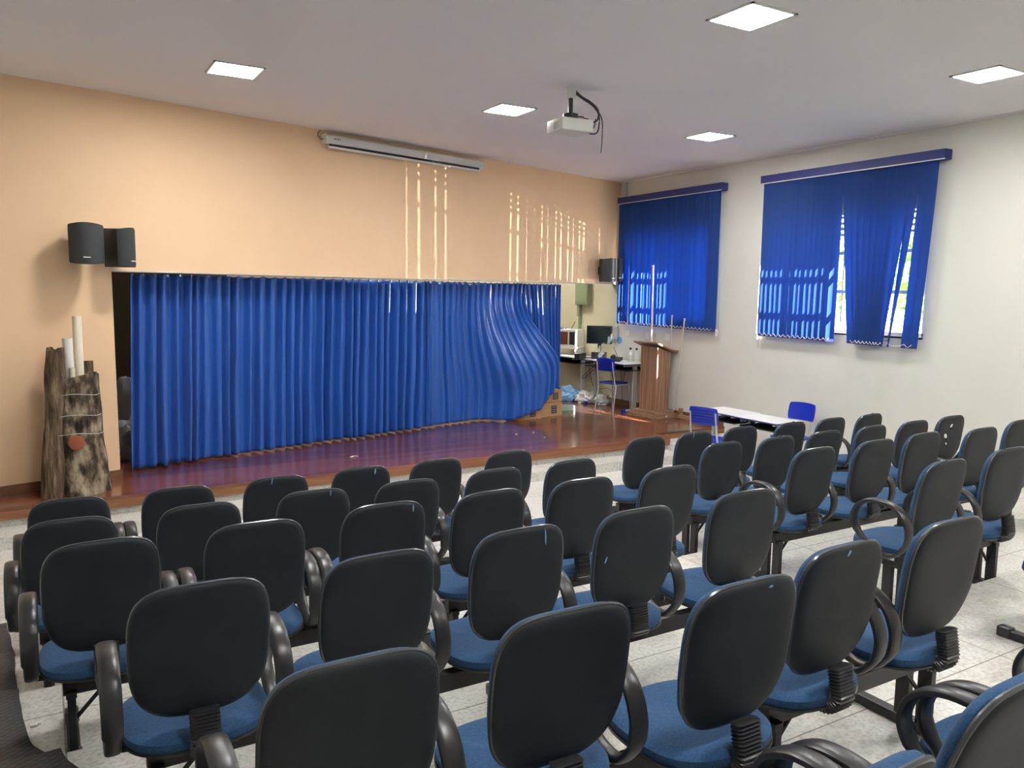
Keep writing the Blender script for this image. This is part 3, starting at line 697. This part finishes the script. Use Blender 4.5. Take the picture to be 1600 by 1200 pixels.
# wall items near the stage corner
def wallbox(name, y0, y1, z0, z1, d, m, label, cat, x=W):
    b = MB(); b.bx(x-d, x, y0, y1, z0, z1, bev=.003); o = b.build(name, m); return tag(o, label, cat)
e = empty('electrical_panel', (W, 11.83, -.22), 'green-grey electrical panel on the wall below the header, right of curtain', 'electrical panel')
b = MB(); b.bx(-.1, 0, -.19, .19, 0, .44, bev=.006); b.build('cabinet', GREENB, e)
b = MB(); b.bx(-.108, -.1, -.175, .175, .06, .42, bev=.002); b.build('door', GREENB, e)
b = MB(); b.bx(-.07, -.005, .10, .17, -.21, 0, bev=.003); b.bx(-.05, -.01, .11, .15, -.62, -.21); b.build('conduit', GREENB, e)
wallbox('wall_outlet', 10.54, 10.64, -.715, -.62, .015, WHITEP, 'white wall outlet below the blind, leftmost of three', 'outlet')['group'] = 'outlets under the first blind'
wallbox('wall_outlet', 10.03, 10.12, -.73, -.63, .015, WHITEP, 'white wall outlet below the blind, middle of three', 'outlet')['group'] = 'outlets under the first blind'
wallbox('wall_outlet', 9.54, 9.64, -.735, -.635, .015, WHITEP, 'white wall outlet below the blind, rightmost, right of the tall pole', 'outlet')['group'] = 'outlets under the first blind'
wallbox('wall_phone', 10.83, 10.98, -.80, -.56, .06, GREYM, 'grey wall box beside the monitor under the blind corner', 'wall box')
b = MB(); b.tube([(W-.03, 10.78+.05*math.cos(a), -.80+.05*math.sin(a)) for a in [2*PI*i/24 for i in range(24)]], .012, 8, up=Vector((1, 0, 0)), loop=True)
cable(b, [(W-.03, 10.80, -.75), (W-.03, 10.86, -.62), (W-.03, 10.83, -.55)], .005)
tag(b.build('cable_loop', mat('light_blue', (.05, .3, .7), .4), None, True), 'light blue cable loop hanging on the wall by the monitor', 'cable loop')
b = MB(); b.bx(W-.05, W-.0, 10.70, 10.78, 1.58, H-.025, bev=.003); tag(b.build('conduit', GREYM), 'grey vertical conduit in the upper corner above the blind', 'conduit')

# ------------------------------------------------------------------ auditorium chairs
# local frame: origin on the floor under the backrest, +y toward the stage
def back_pt(u, v, layer):
    """u,v in metres on the panel; layer = offset toward the sitter"""
    y = .045 - .17*(v) + .22*u*u + layer - .05*max(0, .16-abs(v+.08))
    return Vector((u, y, .738+v*.985))
BA, BH = .214, .240
def panel(rs, m, name, parent, N=72):
    b = MB(); o_ = superell(1, 1, 3.0, N, 4.0)
    out = []
    for k, ly in rs:
        r = []
        for u, v in o_:
            uu = u*(BA+k); vv = v*(BH+k)
            uu *= (1-.035*max(0, -v))
            r.append(back_pt(uu, vv, ly))
        out.append(r)
    b.rings(out); return b.build(name, m, parent, True)
def make_chair(arms):
    e = empty('auditorium_chair', (0, 0, 0))
    bk = panel([(-.16, -.006), (-.10, -.009), (-.05, -.010), (-.02, -.008), (-.008, -.004), (-.004, .0), (-.004, .012), (-.03, .014)], BACKF, 'backrest', e)
    panel([(-.006, .000), (.001, .002), (.004, .008), (.001, .014), (-.008, .015)], PIPING, 'rim', bk)
    panel([(-.03, .010), (-.006, .012), (-.003, .020), (-.006, .034), (-.018, .046), (-.045, .054), (-.1, .058), (-.17, .059)], SEATF, 'cushion', bk)
    # seat
    b = MB(); o_ = superell(1, 1, 2.8, 56)
    def seat(rs):
        return [[Vector((u*(.236+k), .262+v*(.232+k), z + .018*(v if v > .3 else .3)*0 - .02*max(0, v-.55)*(1 if top else 0))) for u, v in o_] for k, z, top in rs]
    b.rings(seat([(-.10, .402, 0), (-.02, .402, 0), (-.002, .412, 0), (.002, .425, 1), (.0, .441, 1), (-.015, .452, 1), (-.05, .458, 1), (-.12, .455, 1), (-.19, .452, 1)]))
    st = b.build('seat', SEATF, e, True)
    b = MB(); b.rings(seat([(-.12, .380, 0), (-.05, .382, 0), (-.008, .396, 0), (.004, .404, 0), (.004, .412, 0), (-.02, .414, 0)])); b.build('seat_shell', BLACKP, st, True)
    b = MB(); b.box((0, .2, .377), (.16, .2, .012), bev=.003); b.box((0, .2, .371), (.06, .12, .012)); b.build('mounting_plate', BLACKM, st)
    # ribbed rubber sleeve around the backrest arm
    b = MB(); path = []
    for i in range(9): path.append(Vector((0, .020-.002*i, .545-.0115*i)))
    for i in range(1, 9):
        a = i/8*PI/2; path.append(Vector((0, .004+.05*math.sin(0)+.055*(1-math.cos(a)), .453-.055*math.sin(a)-.0)))
    for i in range(1, 4): path.append(Vector((0, .059+.014*i, .398-.001*i)))
    rs = []
    for i, p in enumerate(path):
        t = (path[min(i+1, len(path)-1)]-path[max(i-1, 0)]).normalized(); nn = Vector((1, 0, 0)).cross(t)
        for ph, q in ((-.3, .78), (0, 1.0), (.3, .78)):
            c = p+t*ph*.0115
            hw, hd = .047*(q*.3+.7), .025*q
            rs.append([c+Vector((1, 0, 0))*sx*hw*a_+nn*sy*hd*b_ for sx, sy, a_, b_ in ((-1, -.6, 1, 1), (-.8, -1, 1, 1), (.8, -1, 1, 1), (1, -.6, 1, 1), (1, .6, 1, 1), (.8, 1, 1, 1), (-.8, 1, 1, 1), (-1, .6, 1, 1))])
    b.rings(rs); b.build('ribbed_sleeve', BLACKP, e, True)
    # looped armrests
    for s in arms:
        pts = [(.075, .47), (.052, .52), (.052, .585), (.085, .655), (.15, .70), (.23, .712), (.31, .70), (.375, .655), (.40, .59), (.385, .53), (.335, .47), (.27, .425), (.20, .405), (.13, .415)]
        n_ = len(pts); path = []
        for i in range(n_):
            p0, p1, p2, p3 = [Vector((0, *pts[(i+k) % n_])) for k in (-1, 0, 1, 2)]
            for j in range(4):
                t = j/4; path.append(.5*((2*p1)+(p2-p0)*t+(2*p0-5*p1+4*p2-p3)*t*t+(3*p1-p0-3*p2+p3)*t**3)+Vector((s*.264, 0, 0)))
        b = MB()
        sc = [1.0 if p.z > .5 else .8 for p in path]
        pr_ = [(.032*math.copysign(abs(math.cos(a))**.7, math.cos(a)), .0135*math.copysign(abs(math.sin(a))**.8, math.sin(a))) for a in [2*PI*i/14 for i in range(14)]]
        rs = []
        m_ = len(path)
        for i in range(m_):
            t = (path[(i+1) % m_]-path[i-1]).normalized(); side = Vector((1, 0, 0)); nn = side.cross(t)
            rs.append([path[i]+side*a*sc[i]+nn*c for a, c in pr_])
        b.rings(rs, loop=True); arm = b.build('armrest', BLACKP, e, True)
        b = MB(); b.tube([(s*.264, .20, .40), (s*.262, .20, .383), (s*.20, .20, .376), (s*.08, .20, .374)], .012, 8); b.build('arm_bracket', BLACKM, arm, True)
    return e
PROTO = {}
def chair(x, y, z, arms, label, rz=0., tilt=0.):
    key = tuple(arms)
    if key not in PROTO: PROTO[key] = o = make_chair(arms)
    else: o = copy_tree(PROTO[key])
    o.location = (x, y, z); o.rotation_euler = (0, 0, rz)
    tag(o, label, 'chair', 'black and blue auditorium chairs')
    for c in o.children:
        if c.name.startswith('backrest') and tilt:
            c.rotation_euler = (tilt, 0, 0); c.location = (0, .0, 0)
            p = Vector((0, .06, .50)); c.location = p - Matrix.Rotation(tilt, 3, 'X') @ p
    return o
ROWY = [5.22, 4.40, 3.44, 2.56, 1.62, .89]
L_, R_, LR, NO = (-1,), (1,), (-1, 1), ()
LEFT = [
 [(.085, LR), (.685, L_), (1.29, NO), (1.88, NO), (2.46, R_), (3.09, NO)],
 [(.07, L_), (.68, NO), (1.30, NO), (1.88, R_), (2.50, R_), (3.11, R_)],
 [(.16, LR), (.758, LR), (1.358, LR), (1.925, R_), (2.50, NO), (3.13, NO)],
 [(.39, LR), (.99, R_), (1.58, R_), (2.17, R_), (2.82, NO)],
 [(.57, LR), (1.15, R_), (1.77, NO), (2.27, R_), (2.88, L_)],
 [(1.24, LR), (1.845, LR), (2.45, LR)]]
RIGHT = [
 [(4.45, NO), (5.02, NO), (5.61, NO), (6.27, NO), (6.88, NO), (7.49, L_)],
 [(4.54, R_), (5.14, NO), (5.73, NO), (6.36, NO), (6.98, NO), (7.60, NO)],
 [(4.39, LR), (5.03, R_), (5.62, NO), (6.30, LR), (6.98, L_)],
 [(4.45, LR), (5.10, L_)],
 [(4.47, L_)], []]
BENCH = {('L', 0): [(0, 2), (3, 5)], ('L', 1): [(0, 2), (3, 5)], ('L', 2): [(0, 2), (3, 5)], ('L', 3): [(0, 2), (3, 4)], ('L', 4): [(0, 2), (3, 4)], ('L', 5): [(0, 2)],
         ('R', 0): [(0, 2), (3, 5)], ('R', 1): [(0, 2), (3, 5)], ('R', 2): [(0, 2), (3, 4)], ('R', 3): [(0, 1)], ('R', 4): [(0, 0)]}
ORD = ['first', 'second', 'third', 'fourth', 'fifth', 'sixth']
ROWN = ['front', 'second', 'third', 'fourth', 'fifth', 'sixth']
SPEC = {('R', 1, 5): 'black chair with holes torn through its back', ('R', 0, 5): 'grey-backed chair with a frayed top edge', ('R', 1, 1): 'black-backed chair with a torn rim',
        ('L', 4, 2): 'dark chair angled slightly'}
DX = {('L', 4, 2): (-.045, -.09), ('R', 2, 3): (-.05, -.08), ('R', 3, 0): (-.05, -.0)}
rj = random.Random(5); CH = {}
for side, tabl in (('L', LEFT), ('R', RIGHT)):
    for r, row in enumerate(tabl):
        for i, (x, arms) in enumerate(row):
            look = SPEC.get((side, r, i), {NO: 'armless black-backed blue chair', L_: 'black-backed blue chair with left armrest', R_: 'black-backed blue chair with right armrest', LR: 'two-armed black-backed blue chair'}[arms])
            lab = '%s, %s from left, %s row, %s block' % (look, ORD[i], ROWN[r], 'left' if side == 'L' else 'right')
            dx, dy = DX.get((side, r, i), (0, 0))
            rz = math.radians(rj.uniform(-1.6, 1.6)); tl = math.radians(rj.uniform(-1.5, 2.0) + ((15 if i == 0 else 9) if r == 5 else 0))
            CH[(side, r, i)] = chair(x+dx, ROWY[r]+dy, F[r], arms, lab, rz, tl)
# a chair whose back is torn through: cut real holes in shell and cushion
def cut(o, holes):
    for c in [o]+list(o.children):
        b = MB()
        for (u, v, a, bb, rot) in holes:
            b2 = [Vector((u+y*1.65+a*math.cos(t)*math.cos(rot)-bb*math.sin(t)*math.sin(rot), y, .738+v+a*math.cos(t)*math.sin(rot)+bb*math.sin(t)*math.cos(rot))) for y in (-.3, .4) for t in [2*PI*k/14 for k in range(14)]]
            b.rings([b2[:14], b2[14:]])
        k = b.build('cutter', BACKF)
        c.data = c.data.copy()
        md = c.modifiers.new('b', 'BOOLEAN'); md.object = k; md.operation = 'DIFFERENCE'
        k.parent = None; loc = c.matrix_world
        md.solver = 'EXACT'
        # cutter in the object's own space
        bpy.context.view_layer.update(); k.matrix_world = c.matrix_world.copy(); bpy.context.view_layer.update()
        dg = bpy.context.evaluated_depsgraph_get(); me = bpy.data.meshes.new_from_object(c.evaluated_get(dg))
        c.modifiers.clear(); c.data = me
        bpy.data.objects.remove(k)
bk = [c for c in CH[('R', 1, 5)].children if c.name.startswith('backrest')][0]
cut(bk, [(-.05, .13, .032, .018, .9), (-.135, .03, .026, .034, .2), (-.12, -.05, .016, .024, .3)])
# small scuffs and tears on the rims (pale blue marks the photograph shows)
def scuff(key, u, v, w, h, rot=0., name='fabric_tear'):
    bkr = [c for c in CH[key].children if c.name.startswith('backrest')][0]
    b = MB(); n_ = 6; rs = []
    for i in range(n_+1):
        t = i/n_-.5; uu = u+h*t*math.sin(rot); vv = v+h*t*math.cos(rot); ww = w*(1-(2*t)**2*.7)/2
        p = back_pt(uu, vv, -.0115); q_ = [p+Vector((-ww, 0, 0)), p+Vector((ww, 0, 0)), p+Vector((ww, .006, 0)), p+Vector((-ww, .006, 0))]; rs.append(q_)
    b.rings(rs); o = b.build(name, SCUFF, bkr); o['label'] = 'pale blue scuff'
for key, u, v, w, h, rot in ((('L', 0, 2), -.04, .215, .007, .045, .1), (('L', 1, 2), .09, .215, .006, .035, 0), (('L', 2, 2), .135, .2, .007, .035, 0),
                             (('L', 3, 2), .10, .19, .006, .07, -.15), (('L', 4, 2), .06, .215, .016, .008, .5), (('L', 4, 3), -.02, .215, .006, .022, .5),
                             (('R', 0, 1), -.05, .215, .004, .06, 0), (('L', 3, 3), -.165, .03, .007, .03, .3), (('L', 0, 3), .09, .2, .010, .04, .1)):
    scuff(key, u, v, w, h, rot)
# frayed foam chips on the worst chairs
for key in (('R', 0, 5), ('R', 1, 1), ('R', 0, 3)):
    bkr = [c for c in CH[key].children if c.name.startswith('backrest')][0]; b = MB(); rr = random.Random(3)
    for k in range(16):
        a = rr.uniform(.2, 2.2); u = BA*.97*math.cos(a); v = BH*.97*math.sin(a)
        p = back_pt(u*1.0, v*1.0, .004); b.box(p+Vector((rr.uniform(-.006, .006), 0, rr.uniform(0, .01))), (rr.uniform(.006, .02), .008, rr.uniform(.006, .014)), rot=Matrix.Rotation(rr.uniform(0, 3), 3, 'Y'))
    b.build('frayed_foam', PIPING, bkr)
# beams and legs under the chairs
for (side, r), bl in BENCH.items():
    tabl = LEFT if side == 'L' else RIGHT
    for (a, c) in bl:
        x0, x1 = tabl[r][a][0]-.16, tabl[r][c][0]+.2
        if c == a: x1 = x0+.9
        y, z = ROWY[r]+.2, F[r]
        who = 'chair' if a == c else 'chairs %s to %s' % (ORD[a], ORD[c])
        e = empty('beam_frame', ((x0+x1)/2, y, z), 'black steel beam and legs under %s, %s row, %s block' % (who, ROWN[r], 'left' if side == 'L' else 'right'), 'chair frame', 'steel frames under the chairs')
        h = (x1-x0)/2
        b = MB(); b.bx(-h, h, -.025, .025, .29, .365, bev=.004); b.build('beam', BLACKM, e)
        for s in (-1, 1):
            lx = s*(h-.03) if s < 0 else h-.03
            for yy in (-.02, .075):
                b = MB(); b.bx(lx-.016, lx+.016, yy-.03, yy+.03, .045, .29 if yy < .05 else .30, bev=.003); b.build('leg', BLACKM, e)
            b = MB(); b.bx(lx-.02, lx+.02, -.05, .11, .285, .31); b.build('leg_plate', BLACKM, e)
            b = MB(); b.bx(lx-.025, lx+.025, -.07, .33, .004, .045, bev=.003); b.build('foot_bar', BLACKM, e)
            for yy in (-.075, .30):
                b = MB(); b.bx(lx-.03, lx+.03, yy, yy+.07, 0, .055, bev=.008); b.build('foot_cap', BLACKP, e, True)
            b = MB(); b.tube([(lx, 0, .16), (lx-s*.13, 0, .30)], .009, 8); b.build('brace', BLACKM, e)

# ------------------------------------------------------------------ rubber runner on the left aisle steps
def fl(y):
    return TF[sum(1 for e_ in TE if y < e_)]
def smooth_floor(y):
    v = max(fl(y), fl(y-.05), .5*fl(y+.04)+.5*fl(y-.02)); return v
EDX = [(-1.0, .25), (3.2, .12), (3.458, .0), (3.61, -.03), (3.81, -.12), (4.1, -.17), (4.5, -.19), (4.96, -.22), (5.31, -.232), (5.95, -.29), (8, -.6)]
b = MB(); rows = []; y = -1.0
while y < 6.0:
    xr = interp(EDX, y)+.012*noise.noise(Vector((y*4, 0, 0)))
    zz = smooth_floor(y)
    rows.append([Vector((lerp(XL+.02, xr, i/14), y, zz+.010+.008*noise.noise(Vector((i*.5, y*3, 2)))*(1 if i else 0))) for i in range(15)]); y += .04
v = [[b.bm.verts.new(p) for p in r_] for r_ in rows]
for j in range(len(v)-1):
    for i in range(14): b.bm.faces.new((v[j][i], v[j][i+1], v[j+1][i+1], v[j+1][i]))
o = b.build('rubber_mat', RUBBER, None, 'all'); md = o.modifiers.new('t', 'SOLIDIFY'); md.thickness = .006; md.offset = -1
tag(o, 'black ribbed rubber runner lying over the steps of the left aisle', 'floor mat')
b = MB(); b.box((0, 0, .008), (.03, .022, .014), bev=.004); b.box((.018, .01, .007), (.02, .015, .01), bev=.003)
o = b.build('crumpled_wrapper', WHITEP); o.location = (-.12, 4.0, F[3]+0); o.location.z = fl(4.0); tag(o, 'tiny crumpled white wrapper on the step beside the rubber runner', 'litter')

# ------------------------------------------------------------------ outside
b = MB(); b.bx(W+.25, 40, -25, 45, -2.8, -2.7); tag(b.build('ground', mat('yard_concrete', (.45, .44, .4), .8)), kind='structure')
def tree(x, y, h, label, seed):
    rr = random.Random(seed); e = empty('garden_tree', (x, y, -2.7), label, 'tree', 'trees outside the windows')
    b = MB(); b.tube([(0, 0, 0), (.05, 0, h*.3), (0, .08, h*.6)], .12, 8, scale=[1.2, .9, .5]); b.build('trunk', BARK2, e, True)
    b = MB()
    for k in range(900):
        d = Vector((rr.gauss(0, 1), rr.gauss(0, 1), rr.gauss(0, 1))).normalized()*rr.uniform(.5, 1)**.5
        p = Vector((d.x*h*.33, d.y*h*.33, h*.68+d.z*h*.34)); a = Vector((rr.uniform(-1, 1), rr.uniform(-1, 1), rr.uniform(-1, 1))).normalized(); c = a.orthogonal().normalized()*rr.uniform(.06, .12); a = a*rr.uniform(.12, .2)
        b.bm.faces.new([b.bm.verts.new(q) for q in (p-a, p+c, p+a, p-c)])
    b.build('foliage', LEAF, e)
LEAF = mat('leaf_green', (.22, .38, .06), .5)
tree(17, 9.5, 5.2, 'leafy green tree outside seen through the nearer blind gap', 1)
tree(20, 14, 5.5, 'leafy green tree outside, behind the nearer tree', 2)
tree(16, 17.5, 5, 'leafy green tree outside beyond the stage-side window', 3)

# ------------------------------------------------------------------ light
wd = bpy.data.worlds.new('sky'); SC.world = wd; wd.use_nodes = True; nt = wd.node_tree
sky = nt.nodes.new('ShaderNodeTexSky'); sky.sky_type = 'HOSEK_WILKIE'; sky.turbidity = 3; sky.sun_direction = (.21, -.89, .41)
mixn = nt.nodes.new('ShaderNodeMix'); mixn.data_type = 'RGBA'; mixn.inputs[0].default_value = .7; mixn.inputs[7].default_value = (.9, .95, 1, 1)
bg = nt.nodes['Background']; nt.links.new(sky.outputs[0], mixn.inputs[6]); nt.links.new(mixn.outputs[2], bg.inputs[0]); bg.inputs[1].default_value = 5.
def sun(name, d, s, ang, col):
    l = bpy.data.lights.new(name, 'SUN'); l.energy = s; l.angle = math.radians(ang); l.color = col
    o = bpy.data.objects.new(name, l); COL.objects.link(o); o.rotation_euler = Vector(d).to_track_quat('-Z', 'Y').to_euler(); o.location = (14, 6, 8)
sun('sun', (-.68, 2.9, -1.35), 110., .2, (1, .93, .82))
# sunlight thrown back up into the room by the bright yard outside the first window
l = bpy.data.lights.new('yard_reflection', 'SPOT'); l.energy = 11000; l.spot_size = math.radians(16); l.spot_blend = .2; l.shadow_soft_size = .006; l.color = (1, .88, .7)
o = bpy.data.objects.new('yard_reflection', l); COL.objects.link(o)
tgt = Vector((8.45, 9.6, .45)); d = Vector((-1, .334, .13)).normalized(); o.location = tgt-d*9; o.rotation_euler = d.to_track_quat('-Z', 'Y').to_euler()

# ------------------------------------------------------------------ camera
yaw, pitch, roll = [math.radians(v) for v in (30.53791206, -6.6152687, .71557646)]
fwd = Vector((math.sin(yaw)*math.cos(pitch), math.cos(yaw)*math.cos(pitch), math.sin(pitch)))
right = Vector((math.cos(yaw), -math.sin(yaw), 0)); up = right.cross(fwd)
r2 = right*math.cos(roll)+up*math.sin(roll); u2 = -right*math.sin(roll)+up*math.cos(roll)
cam = bpy.data.cameras.new('camera'); co = bpy.data.objects.new('camera', cam); COL.objects.link(co)
co.matrix_world = Matrix(((r2.x, u2.x, -fwd.x, 0), (r2.y, u2.y, -fwd.y, 0), (r2.z, u2.z, -fwd.z, 0), (0, 0, 0, 1)))
cam.sensor_width = 36; cam.lens = 1244.108/1600*36; cam.clip_start = .02; cam.clip_end = 200
SC.camera = co
# put the lowest floor at z = 0
for o in list(SC.objects):
    if o.parent is None: o.location.z += LIFT
SC.view_settings.view_transform = 'Standard'; SC.view_settings.look = 'None'; SC.view_settings.gamma = 1; SC.view_settings.exposure = .34
SC.cycles.max_bounces = 8; SC.cycles.diffuse_bounces = 5; SC.cycles.transparent_max_bounces = 8; SC.cycles.sample_clamp_indirect = 8
